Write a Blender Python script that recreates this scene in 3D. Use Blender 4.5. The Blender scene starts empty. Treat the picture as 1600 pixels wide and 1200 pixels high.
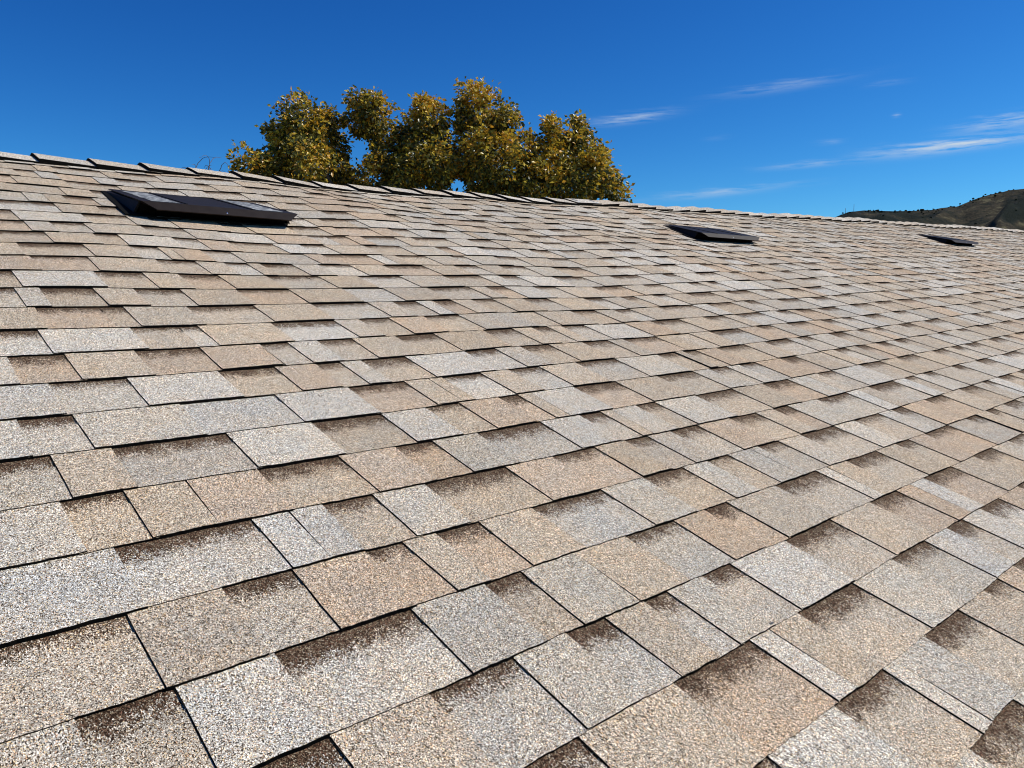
import bpy, math, random
from mathutils import Vector, Matrix, noise
import numpy as np
random.seed(7); rng = np.random.default_rng(7)
scn = bpy.context.scene
R = math.radians

# ------------------------------------------------------------------ frame
# the roof is laid out in shingle exposures: u along the ridge, v up the slope, w off the surface
EX = 0.143                       # one exposure, metres
TH = R(18.43)                    # 4:12 pitch
Z0 = 3.05                        # height of the point u=0, v=0
VR = 23.3                        # ridge
U0, U1 = -22.0, 100.4            # the two gable ends
V0 = -14.0                       # eave
YAW, TILT, ROLL, CV, CH = -0.7827, -0.35181, 0.21518, -4.7199, 4.7615
TOROOF = Matrix.Rotation(TH, 3, 'X')

def und(u, v):
    a = 0.030*math.sin(u*0.62+1.3*math.sin(v*0.31))+0.022*math.sin(u*0.23+v*0.47+2.0)+0.010*math.sin(u*1.15-v*0.8)
    k = min(1.0, max(0.0, (v-4)/10.0))
    return a*(0.25+0.9*k)
def rise(u):
    x = (u-16.0)/3.0
    return 0.0257*3.0*(x if x > 30 else math.log1p(math.exp(x)))
def W(u, v, w=0.0, s=True):
    """roof coordinates -> world; v beyond the ridge runs down the back slope"""
    w = w + rise(u) + (und(u, v) if s else 0.0)
    if v <= VR:
        p = TOROOF @ Vector((u*EX, v*EX, w*EX))
    else:
        b = TOROOF @ Vector((u*EX, VR*EX, 0))
        d = Vector((0, math.cos(TH), -math.sin(TH)))*((v-VR)*EX)
        p = b + d + Vector((0, math.sin(TH), math.cos(TH)))*(w*EX)
    return p + Vector((0, 0, Z0))

# ------------------------------------------------------------------ camera
cam = bpy.data.cameras.new('camera'); camo = bpy.data.objects.new('camera', cam)
scn.collection.objects.link(camo)
cam.sensor_width = 36.0; cam.lens = 1200.0/1600.0*36.0
cam.clip_start = 0.02; cam.clip_end = 20000
B = Matrix(((1,0,0),(0,0,-1),(0,1,0)))
M = Matrix.Rotation(YAW,3,'Z') @ Matrix.Rotation(TILT,3,'X') @ B @ Matrix.Rotation(ROLL,3,'Z')
CW = TOROOF @ M
CAM = TOROOF @ Vector((0, CV*EX, CH*EX)) + Vector((0,0,Z0))
camo.matrix_world = Matrix.Translation(CAM) @ CW.to_4x4()
scn.camera = camo
def ray(x, y):
    return (CW @ Vector(((x-800)/1200.0, -(y-600)/1200.0, -1.0))).normalized()

# ------------------------------------------------------------------ sun and sky
SUN_EL, SUN_AZ = R(50), R(-35)        # azimuth measured from +X (along the ridge) towards +Y (beyond the ridge)
SUN = Vector((math.cos(SUN_EL)*math.cos(SUN_AZ), math.cos(SUN_EL)*math.sin(SUN_AZ), math.sin(SUN_EL)))
sl = bpy.data.lights.new('sun', 'SUN'); so = bpy.data.objects.new('sun', sl); scn.collection.objects.link(so)
sl.energy = 4.55; sl.angle = R(0.53); sl.color = (1.0, 0.965, 0.90)
so.rotation_euler = SUN.to_track_quat('Z', 'Y').to_euler()
scn.view_settings.view_transform = 'Standard'; scn.view_settings.look = 'None'
scn.view_settings.exposure = 0.0; scn.view_settings.gamma = 1.0
scn.cycles.max_bounces = 6
scn.cycles.pixel_filter_type = 'BLACKMAN_HARRIS'; scn.cycles.filter_width = 1.05

world = bpy.data.worlds.new("World"); scn.world = world; world.use_nodes = True
nt = world.node_tree; nt.nodes.clear()
def N(t, kind, **kw):
    n = t.nodes.new(kind)
    for k, v in kw.items(): setattr(n, k, v)
    return n
def mth(t, op, a, b=None, c=None, clamp=False):
    n = N(t, 'ShaderNodeMath', operation=op, use_clamp=clamp)
    for i, v in enumerate((a, b, c)):
        if v is None: continue
        if isinstance(v, (int, float)): n.inputs[i].default_value = v
        else: t.links.new(v, n.inputs[i])
    return n.outputs[0]
sky = N(nt, 'ShaderNodeTexSky', sky_type='NISHITA'); sky.sun_disc = False
sky.sun_elevation = SUN_EL; sky.sun_rotation = math.pi/2 - SUN_AZ
sky.altitude = 1200; sky.air_density = 1.0; sky.dust_density = 0.15; sky.ozone_density = 4.0
# deep clear-air blue: each channel of the sky falls off a little faster towards the zenith
sc_ = N(nt, 'ShaderNodeSeparateColor'); nt.links.new(sky.outputs[0], sc_.inputs[0]); cc_ = N(nt, 'ShaderNodeCombineColor')
for i_, (a_, p_) in enumerate(((.85, 2.0), (1.12, 1.5), (1.22, 1.15))):
    nt.links.new(mth(nt,'MULTIPLY',mth(nt,'POWER',mth(nt,'MULTIPLY',sc_.outputs[i_],.1),p_),a_*10), cc_.inputs[i_])
hs = cc_
bg = N(nt, 'ShaderNodeBackground'); bg.inputs[1].default_value = 0.1
wo = N(nt, 'ShaderNodeOutputWorld'); nt.links.new(bg.outputs[0], wo.inputs[0])
# thin cirrus streaks, laid out by compass bearing and elevation
tc = N(nt, 'ShaderNodeTexCoord'); sx = N(nt, 'ShaderNodeSeparateXYZ'); nt.links.new(tc.outputs['Generated'], sx.inputs[0])
az = mth(nt, 'ARCTAN2', sx.outputs[1], sx.outputs[0]); el = mth(nt, 'ARCSINE', sx.outputs[2])
mp = N(nt, 'ShaderNodeMapping'); mp.inputs['Rotation'].default_value = (0, R(-9), R(20)); mp.inputs['Scale'].default_value = (22, 22, 260)
nt.links.new(tc.outputs['Generated'], mp.inputs[0])
nz = N(nt, 'ShaderNodeTexNoise'); nz.inputs['Scale'].default_value = 1.0; nz.inputs['Detail'].default_value = 6; nz.inputs['Roughness'].default_value = 0.62
nt.links.new(mp.outputs[0], nz.inputs['Vector'])
def azel(x, y):
    d = ray(x, y); return math.atan2(d.y, d.x), math.asin(d.z)
tot = None
# (x0, y0, x1, y1, half width px, strength): the two ends of each streak as bearings seen from the roof
for x0, y0, x1, y1, hw, st in [(920,194,1050,176,8,.8),(1125,150,1330,119,8,.38),(1370,244,1660,204,9,1.35),(1490,203,1660,177,10,.95),
                               (1190,264,1340,250,5,.5),(1015,311,1215,292,7,.62),(1330,238,1480,226,9,.25),(1275,224,1320,220,4,.35),
                               (1340,134,1420,126,5,.18),(1100,218,1140,214,4,.12),(1394,181,1408,180,3,.5),(1190,290,1290,284,5,.12)]:
    a0, e0 = azel(x0, y0); a1, e1 = azel(x1, y1)
    ca, ce = (a0+a1)/2, (e0+e1)/2; L = math.hypot(a1-a0, e1-e0)/2; t = math.atan2(e1-e0, a1-a0)
    hw = hw/1250.0
    dx = mth(nt,'SUBTRACT',az,ca); dy = mth(nt,'SUBTRACT',el,ce)
    p = mth(nt,'ADD',mth(nt,'MULTIPLY',dx,math.cos(t)/L),mth(nt,'MULTIPLY',dy,math.sin(t)/L))
    q = mth(nt,'ADD',mth(nt,'MULTIPLY',dx,-math.sin(t)/hw),mth(nt,'MULTIPLY',dy,math.cos(t)/hw))
    q = mth(nt,'ADD',q,mth(nt,'MULTIPLY',mth(nt,'SUBTRACT',nz.outputs[0],0.5),1.7))
    r = mth(nt,'ADD',mth(nt,'MULTIPLY',p,p),mth(nt,'MULTIPLY',q,q))
    g = mth(nt,'MULTIPLY',mth(nt,'EXPONENT',mth(nt,'MULTIPLY',r,-1.5)),st)
    tot = g if tot is None else mth(nt,'ADD',tot,g)
fib = mth(nt,'MULTIPLY_ADD',nz.outputs[0],3.6,-1.25,clamp=True)
cf = mth(nt,'MULTIPLY',mth(nt,'MULTIPLY',tot,fib),0.75,clamp=True)
mx = N(nt,'ShaderNodeMix',data_type='RGBA'); nt.links.new(cf, mx.inputs['Factor']); nt.links.new(hs.outputs[0], mx.inputs['A'])
mx.inputs['B'].default_value = (5.2, 6.4, 7.8, 1)
nt.links.new(mx.outputs['Result'], bg.inputs[0])

# ------------------------------------------------------------------ helpers
col = scn.collection
def tag(o, label=None, cat=None, group=None, kind=None):
    if label: o['label'] = label
    if cat: o['category'] = cat
    if group: o['group'] = group
    if kind: o['kind'] = kind
    return o
def empty(name, loc, rot=None):
    o = bpy.data.objects.new(name, None); col.objects.link(o); o.location = loc
    o.empty_display_size = 0.3
    if rot: o.rotation_euler = rot
    return o
class MB:
    """collects faces into one mesh"""
    def __init__(s): s.v=[]; s.f=[]; s.m=[]; s.c=[]; s.uv=[]; s.b=[]
    def face(s, pts, mat=0, colr=(1,1,1), uv=None, band=0.0):
        i=len(s.v); s.v += [tuple(p) for p in pts]; s.f.append(tuple(range(i,i+len(pts)))); s.m.append(mat)
        s.c += [colr]*len(pts); s.uv += (uv if uv else [(0,0)]*len(pts)); s.b += [band]*len(pts)
    def box(s, a, b, mat=0, fn=None):
        x0,y0,z0=a; x1,y1,z1=b
        P=[Vector(q) for q in ((x0,y0,z0),(x1,y0,z0),(x1,y1,z0),(x0,y1,z0),(x0,y0,z1),(x1,y0,z1),(x1,y1,z1),(x0,y1,z1))]
        if fn: P=[fn(p) for p in P]
        for q in ((0,3,2,1),(4,5,6,7),(0,1,5,4),(1,2,6,5),(2,3,7,6),(3,0,4,7)): s.face([P[i] for i in q],mat)
    def hexa(s, P, mat=0):
        """8 corners: bottom 4 then top 4, same order"""
        for q in ((0,3,2,1),(4,5,6,7),(0,1,5,4),(1,2,6,5),(2,3,7,6),(3,0,4,7)): s.face([P[i] for i in q],mat)
    def tube(s, pts, rad, n=8, mat=0, caps=True):
        rings=[]
        for i,p in enumerate(pts):
            p=Vector(p); a=Vector(pts[max(0,i-1)]); b=Vector(pts[min(len(pts)-1,i+1)]); d=(b-a).normalized()
            x=d.orthogonal().normalized() if i==0 else (px - d*px.dot(d)).normalized()
            px=x; y=d.cross(x); r=rad[i] if hasattr(rad,'__len__') else rad
            rings.append([p+(x*math.cos(2*math.pi*k/n)+y*math.sin(2*math.pi*k/n))*r for k in range(n)])
        base=len(s.v)
        for rg in rings:
            s.v+=[tuple(q) for q in rg]
        for i in range(len(rings)-1):
            for k in range(n):
                k2=(k+1)%n; s.f.append((base+i*n+k,base+i*n+k2,base+(i+1)*n+k2,base+(i+1)*n+k)); s.m.append(mat)
                s.c+=[(1,1,1)]*4; s.uv+=[(0,0)]*4; s.b+=[0.0]*4
        if caps:
            for rg,fl in ((rings[0],True),(rings[-1],False)): s.face(rg[::-1] if fl else rg,mat)
    def build(s, name, mats, parent=None, smooth=False, attrs=False, origin=None):
        me=bpy.data.meshes.new(name)
        V=s.v
        if origin is not None: o_=Vector(origin); V=[tuple(Vector(q)-o_) for q in V]
        me.from_pydata(V,[],s.f)
        for m in (mats if isinstance(mats,(list,tuple)) else [mats]): me.materials.append(m)
        me.polygons.foreach_set('material_index', np.array(s.m,dtype=np.int32))
        if attrs:
            ca=me.color_attributes.new('tone','FLOAT_COLOR','CORNER')
            a=np.ones((len(s.c),4),dtype=np.float32); a[:,:3]=np.array(s.c); ca.data.foreach_set('color',a.ravel())
            ul=me.uv_layers.new(name='roof'); ul.data.foreach_set('uv',np.array(s.uv,dtype=np.float32).ravel())
            ba=me.attributes.new('band','FLOAT','CORNER'); ba.data.foreach_set('value',np.array(s.b,dtype=np.float32))
        if smooth: me.polygons.foreach_set('use_smooth', np.ones(len(s.f),dtype=bool))
        me.update()
        o=bpy.data.objects.new(name,me); col.objects.link(o)
        if origin is not None: o.location=origin
        if parent: o.parent=parent; o.matrix_parent_inverse=Matrix.Identity(4); 
        return o
def mat(name, colr=(.5,.5,.5), rough=.6, metal=0.0, spec=.5):
    m=bpy.data.materials.new(name); m.use_nodes=True; b=m.node_tree.nodes['Principled BSDF']
    b.inputs['Base Color'].default_value=(*colr,1); b.inputs['Roughness'].default_value=rough
    b.inputs['Metallic'].default_value=metal; b.inputs['Specular IOR Level'].default_value=spec
    return m, m.node_tree, b

# ------------------------------------------------------------------ shingle granules
def granule_mat(name, use_attr=True, tone=(.5,.45,.38)):
    m,t,b=mat(name,rough=.95,spec=.06)
    L=t.links
    uv=N(t,'ShaderNodeUVMap'); uv.uv_map='roof'
    if use_attr:
        at=N(t,'ShaderNodeAttribute'); at.attribute_name='tone'; tone_s=at.outputs['Color']
        bd=N(t,'ShaderNodeAttribute'); bd.attribute_name='band'; band=bd.outputs['Fac']
    # soft colour drift inside a piece
    n1=N(t,'ShaderNodeTexNoise',noise_dimensions='2D'); n1.inputs['Scale'].default_value=1.6; n1.inputs['Detail'].default_value=3; L.new(uv.outputs[0],n1.inputs['Vector'])
    dm=N(t,'ShaderNodeMix',data_type='RGBA'); dm.inputs['A'].default_value=(.95,.975,1.0,1); dm.inputs['B'].default_value=(1.05,1.01,.96,1)
    r=N(t,'ShaderNodeMapRange'); L.new(n1.outputs[0],r.inputs[0]); r.inputs[1].default_value=.3; r.inputs[2].default_value=.7; L.new(r.outputs[0],dm.inputs['Factor'])
    base=N(t,'ShaderNodeMix',data_type='RGBA',blend_type='MULTIPLY'); base.inputs['Factor'].default_value=1; L.new(tone_s,base.inputs['A']); L.new(dm.outputs['Result'],base.inputs['B'])
    # granules
    vo=N(t,'ShaderNodeTexVoronoi',voronoi_dimensions='2D'); vo.inputs['Scale'].default_value=132; L.new(uv.outputs[0],vo.inputs['Vector'])
    sc=N(t,'ShaderNodeSeparateColor'); L.new(vo.outputs['Color'],sc.inputs[0])
    ramp=N(t,'ShaderNodeValToRGB'); e=ramp.color_ramp; e.interpolation='CONSTANT'
    e.elements[0].position=0; e.elements[0].color=(.055,.05,.045,1)
    e.elements[1].position=.13; e.elements[1].color=(.36,.28,.22,1)
    for pos,cc in ((.28,(.72,.68,.66)),(.46,(.95,.93,.92)),(.66,(1.25,1.22,1.2)),(.80,(1.80,1.80,1.82)),(.89,(1.4,1.16,.80)),(.95,(1.15,.80,.60))):
        k=e.elements.new(pos); k.color=(*cc,1)
    L.new(sc.outputs[0],ramp.inputs[0])
    # second, finer layer
    vf=N(t,'ShaderNodeTexVoronoi',voronoi_dimensions='2D'); vf.inputs['Scale'].default_value=66; L.new(uv.outputs[0],vf.inputs['Vector'])
    s2=N(t,'ShaderNodeSeparateColor'); L.new(vf.outputs['Color'],s2.inputs[0])
    f2=mth(t,'MULTIPLY_ADD',s2.outputs[1],.70,.65)
    g=N(t,'ShaderNodeMix',data_type='RGBA',blend_type='MULTIPLY'); g.inputs['Factor'].default_value=1; L.new(base.outputs['Result'],g.inputs['A']); L.new(ramp.outputs[0],g.inputs['B'])
    g2=N(t,'ShaderNodeVectorMath',operation='SCALE'); L.new(g.outputs['Result'],g2.inputs[0]); L.new(f2,g2.inputs['Scale'])
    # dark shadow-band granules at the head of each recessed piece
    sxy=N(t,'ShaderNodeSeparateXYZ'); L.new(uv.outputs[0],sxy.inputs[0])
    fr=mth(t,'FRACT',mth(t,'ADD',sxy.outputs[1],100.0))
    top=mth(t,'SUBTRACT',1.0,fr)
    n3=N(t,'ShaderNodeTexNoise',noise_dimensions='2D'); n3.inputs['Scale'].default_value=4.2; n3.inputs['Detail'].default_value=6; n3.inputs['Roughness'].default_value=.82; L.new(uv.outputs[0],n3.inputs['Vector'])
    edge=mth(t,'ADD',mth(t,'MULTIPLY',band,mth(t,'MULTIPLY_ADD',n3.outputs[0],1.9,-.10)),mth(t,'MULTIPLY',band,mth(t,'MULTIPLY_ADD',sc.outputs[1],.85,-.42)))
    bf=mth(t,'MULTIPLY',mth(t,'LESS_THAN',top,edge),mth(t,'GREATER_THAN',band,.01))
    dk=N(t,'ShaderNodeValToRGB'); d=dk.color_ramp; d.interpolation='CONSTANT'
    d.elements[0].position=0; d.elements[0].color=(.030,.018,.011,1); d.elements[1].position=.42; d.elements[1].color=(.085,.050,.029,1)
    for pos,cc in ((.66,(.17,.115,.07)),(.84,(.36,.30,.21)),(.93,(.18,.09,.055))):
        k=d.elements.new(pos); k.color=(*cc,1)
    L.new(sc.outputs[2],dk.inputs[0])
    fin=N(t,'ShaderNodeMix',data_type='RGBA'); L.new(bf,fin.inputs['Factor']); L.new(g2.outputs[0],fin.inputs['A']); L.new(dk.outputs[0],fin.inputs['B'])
    # broad weathering over the whole slope
    n4=N(t,'ShaderNodeTexNoise',noise_dimensions='2D'); n4.inputs['Scale'].default_value=.13; n4.inputs['Detail'].default_value=3; L.new(uv.outputs[0],n4.inputs['Vector'])
    n5=N(t,'ShaderNodeTexNoise',noise_dimensions='2D'); n5.inputs['Scale'].default_value=7.5; n5.inputs['Detail'].default_value=4; n5.inputs['Roughness'].default_value=.7; L.new(uv.outputs[0],n5.inputs['Vector'])
    n6=N(t,'ShaderNodeTexNoise',noise_dimensions='2D'); n6.inputs['Scale'].default_value=3.3; n6.inputs['Detail'].default_value=6; n6.inputs['Roughness'].default_value=.8; L.new(uv.outputs[0],n6.inputs['Vector'])
    bare=mth(t,'LESS_THAN',mth(t,'ADD',n6.outputs[0],mth(t,'MULTIPLY',sc.outputs[1],.08)),.315)
    wv=mth(t,'MULTIPLY',mth(t,'MULTIPLY_ADD',n4.outputs[0],.22,.89),mth(t,'MULTIPLY_ADD',n5.outputs[0],.20,.90))
    wv=mth(t,'MULTIPLY',wv,mth(t,'MULTIPLY_ADD',bare,-.75,1.0))
    fs=N(t,'ShaderNodeVectorMath',operation='SCALE'); L.new(fin.outputs['Result'],fs.inputs[0]); L.new(wv,fs.inputs['Scale'])
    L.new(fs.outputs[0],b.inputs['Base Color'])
    bp=N(t,'ShaderNodeBump'); bp.inputs['Strength'].default_value=.55; bp.inputs['Distance'].default_value=.0012
    L.new(vo.outputs['Distance'],bp.inputs['Height']); L.new(bp.outputs[0],b.inputs['Normal'])
    return m
M_GR=granule_mat('granules')
M_ASPH,_t,_b=mat('asphalt_edge',(.012,.011,.009),.95,spec=.02)
TONES={'w':(.58,.558,.485),'g':(.52,.493,.418),'m':(.52,.478,.393),'t':(.525,.462,.36),'o':(.535,.447,.338)}
def tone(c):
    r,g,b=TONES[c]; k=random.uniform(.92,1.08); w=random.uniform(-.02,.02)
    return (r*k*(1+w),g*k,b*k*(1-w*1.5))
# courses read off the roof: leading tone, then marks (S raised tab begins, E recess begins, J joint) with their u
ROWS = {
 -5: ['w', ('Et', 7.63), ('Sg', 8.93)],
 -4: ['t', ('Sw', 5.69), ('Et', 6.9), ('Sw', 7.98), ('Jg', 8.26), ('Em', 9.1), ('St', 10.19), ('Et', 11.09), ('So', 11.68)],
 -3: ['m', ('St', 4.34), ('Eo', 5.63), ('Sw', 6.97), ('Jt', 7.35), ('Et', 7.97), ('Sg', 9.34), ('Eg', 10.53), ('Sw', 11.65), ('Em', 12.49), ('Sw', 13.16), ('Ew', 13.98), ('So', 14.89)],
 -2: ['g', ('St', 2.61), ('Eg', 3.53), ('Sg', 4.46), ('Eg', 5.18), ('St', 5.75), ('Em', 6.38), ('Sg', 6.78), ('Em', 7.48), ('Sw', 8.07), ('Et', 9.37), ('St', 10.69), ('Eo', 11.99), ('So', 12.99), ('Jw', 13.56), ('Eo', 14.16), ('St', 15.45), ('Et', 16.64), ('Sm', 17.71), ('Em', 18.72)],
 -1: ['m', ('Em', 1.11), ('Sw', 1.79), ('Ew', 2.61), ('Sg', 3.99), ('Et', 4.92), ('Sg', 5.44), ('St', 6.3), ('Eg', 7.22), ('So', 8.2), ('Eo', 8.91), ('Sm', 9.48), ('Em', 10.8), ('Sw', 12.14), ('Jt', 12.5), ('Em', 13.2), ('St', 14.41), ('Et', 15.28), ('So', 15.91), ('Eo', 16.7), ('Sm', 18.03), ('Em', 19.08), ('St', 19.72), ('Et', 20.33), ('St', 20.9)],
 0: ['t', ('St', 1.73), ('Em', 2.56), ('So', 3.25), ('Eo', 4.08), ('Sm', 4.56), ('Eo', 5.01), ('St', 5.64), ('Eg', 6.5), ('Sg', 7.82), ('Et', 8.76), ('Sw', 9.71), ('Et', 10.35), ('Sg', 10.97), ('Jg', 11.62), ('Em', 11.89), ('Sm', 12.57), ('Em', 13.38), ('Sw', 14.71), ('Et', 15.57), ('Sw', 16.74), ('Eg', 17.36), ('So', 17.92), ('Jo', 18.66), ('Eo', 19.22), ('St', 20.25), ('Et', 21.43), ('Sm', 22.4)],
 1: ['w', ('Ew', 1.9), ('Sw', 3.26), ('Jw', 3.68), ('Et', 4.09), ('Sw', 4.76), ('Et', 5.53), ('So', 6.9), ('Eo', 7.81), ('St', 8.75), ('Et', 9.47), ('Sm', 10.05), ('Em', 10.67), ('So', 11.45), ('Et', 12.46), ('St', 13.38), ('Eo', 14.02), ('Sg', 14.62), ('Eg', 15.86), ('Sw', 17.23), ('Jm', 17.79), ('Em', 18.38), ('Sw', 19.74)],
 2: ['w', ('Et', 1.66), ('St', 2.26), ('So', 2.91), ('Et', 3.75), ('So', 4.86), ('Eo', 5.73), ('Sg', 6.35), ('Eg', 7.18), ('Sw', 8.49), ('Em', 9.4), ('St', 9.94), ('Sw', 10.2), ('Et', 10.9), ('Sw', 11.48), ('Et', 12.74), ('St', 14.06), ('Eo', 15.21), ('Sg', 16.35), ('Sm', 17.18), ('Em', 17.72), ('Sw', 18.47), ('Et', 19.96), ('St', 21.18)],
 3: ['g', ('St', 1.78), ('Em', 2.41), ('Sw', 3.77), ('Et', 4.97), ('Sw', 6.1), ('Et', 6.92), ('So', 7.59), ('Eo', 8.43), ('St', 8.87), ('Sw', 9.18), ('Eo', 10.27), ('St', 11.45), ('Em', 12.75), ('Sg', 14.01), ('Eg', 14.61), ('Sw', 15.31), ('Eg', 15.81), ('So', 16.53), ('Eo', 17.66), ('St', 18.41), ('Em', 19.34), ('St', 19.8)],
 4: ['w', ('Ew', 1.63), ('Sw', 2.23), ('Ew', 3.53), ('Sw', 4.88), ('Eo', 6.1), ('St', 7.17), ('St', 7.66), ('Ew', 7.94), ('St', 8.83), ('Ew', 9.51), ('St', 10.29), ('Em', 11.33), ('Sw', 12.54), ('Et', 13.96), ('St', 14.66), ('Et', 14.94), ('So', 15.48), ('Et', 16.32), ('St', 17.58)],
 5: ['w', ('Ew', 2.17), ('Sw', 3.14), ('Et', 4.43), ('So', 5.34), ('Et', 6.05), ('Sw', 6.51), ('Et', 6.92), ('Sw', 7.84), ('Ew', 9.2), ('Sm', 9.99), ('Et', 10.66), ('St', 11.49), ('Et', 12.53), ('Sm', 13.4), ('Eo', 13.93), ('St', 15.14), ('Et', 15.89), ('St', 16.53), ('Eg', 17.4), ('So', 18.79)],
 6: ['w', ('Eo', 1.87), ('St', 2.58), ('Eo', 3.53), ('So', 4.51), ('Sm', 5.5), ('Em', 5.53), ('Sw', 6.03), ('Em', 6.6), ('St', 7.3), ('Et', 8.25), ('St', 9.17), ('Et', 10.45), ('St', 11.29), ('Et', 11.88), ('St', 12.38), ('Em', 12.83), ('Sw', 13.61), ('Ew', 14.29), ('So', 15.12), ('Et', 16.16), ('St', 17.38), ('Em', 18.51), ('St', 19.49)],
 7: ['w', ('Sw', 2.44), ('Et', 3.75), ('Jw', 4.51), ('St', 4.84), ('Ew', 6.17), ('Sm', 7.47), ('Et', 8.03), ('So', 8.73), ('Et', 9.6), ('Sm', 10.54), ('Et', 12.12), ('St', 12.87), ('Et', 14.13), ('Sm', 15.04), ('Ew', 15.76), ('St', 16.44), ('Et', 17.69), ('Sw', 19.31)],
 8: ['t', ('Eo', 2.59), ('Jt', 3.54), ('Sm', 3.93), ('Et', 5.0), ('St', 6.26), ('Ew', 7.49), ('Sm', 8.82), ('Em', 9.45), ('Sw', 10.06), ('So', 10.47), ('Eo', 10.53), ('St', 11.09), ('Et', 11.68), ('St', 12.33), ('Em', 13.34), ('St', 14.23), ('Ew', 15.64), ('Sm', 16.36), ('Et', 17.19), ('Sm', 17.81), ('Ew', 18.65), ('St', 19.26), ('Et', 20.35), ('St', 21.67)],
 9: ['g', ('Sw', 2.48), ('Et', 2.85), ('St', 3.7), ('Em', 4.38), ('St', 5.22), ('Eo', 6.32), ('St', 7.46), ('Ew', 8.74), ('St', 9.82), ('Em', 11.07), ('St', 12.36), ('Eo', 12.89), ('Sw', 13.57), ('Em', 14.63), ('St', 15.49), ('Eo', 17.01), ('Sm', 18.34)],
 10: ['t', ('Sw', 2.62), ('Et', 3.95), ('St', 4.84), ('Eo', 5.52), ('St', 6.34), ('Em', 7.42), ('Jt', 8.35), ('St', 8.66), ('Ew', 9.71), ('Sm', 10.91), ('Et', 12.27), ('Sw', 13.5), ('Em', 14.19)],
 11: ['o', ('Eo', 3.09), ('St', 4.08), ('Et', 5.38), ('Sm', 6.22), ('Ew', 6.85), ('St', 7.38), ('Et', 7.7), ('Sm', 8.5), ('Ew', 9.18), ('St', 10.05), ('Eo', 11.03), ('St', 12.3), ('Em', 13.36), ('St', 14.13)],
}
# ------------------------------------------------------------------ the house and its shingles
TL, TT = 0.012, 0.017            # thickness of a lower ply and of a raised tab, in exposures
house = tag(empty('house', (0,0,0)), 'low house with a long tan and grey asphalt shingle roof filling the foreground', 'house')

def pieces(n):
    """list of (u0, u1, raised, tone, jointed) along course n"""
    src = ROWS.get(n)
    rr = random.Random(1000+n)
    def rnd(u, end, raised):
        out=[]; last='t'
        while u < end:
            w = rr.choice((.5,.62,.75,.9,.95,1.2,1.25,1.3,1.45)) if raised else rr.choice((.5,.6,.7,.9,1.0,1.2,1.3,1.35))
            c = rr.choices('wgmto',(25,14,22,26,13))[0]
            if rr.random() < .25: c = last
            jt=False
            if rr.random() < .10 and w > .8:
                k=rr.uniform(.25,.7)*w; out.append((u,u+k,raised,c,False)); u+=k; w-=k; jt=True
                c = rr.choices('wgmto',(25,14,22,26,13))[0]
            out.append((u,min(u+w,end),raised,c,jt)); u+=w; raised=not raised; last=c
        return out
    if not src: return rnd(U0+rr.uniform(-.5,0), U1, rr.random()<.5)
    first=src[1][0][0]
    raised = (first=='E')        # the piece left of the first mark is a tab if a recess begins there
    res=[]
    u_first = src[1][1]
    back = u_first-rr.uniform(.9,1.5)
    tmp = rnd(U0+rr.uniform(-.5,0), back, True)
    if tmp and tmp[-1][2]==raised: tmp=tmp[:-1]; back=tmp[-1][1]
    res += tmp
    res.append((back,u_first,raised,src[0],False))
    for i,(k,u) in enumerate(src[1:]):
        kind=k[0]; c=k[1]
        if kind=='S': raised=True
        elif kind=='E': raised=False
        last = i==len(src)-2
        u2 = src[i+2][1] if not last else u+rr.uniform(.6,1.1)
        res.append((u,u2,raised,c,kind=='J' or (kind=='S' and res[-1][2])))
        if last: res += rnd(u2,U1,not raised)
    return res

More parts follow.
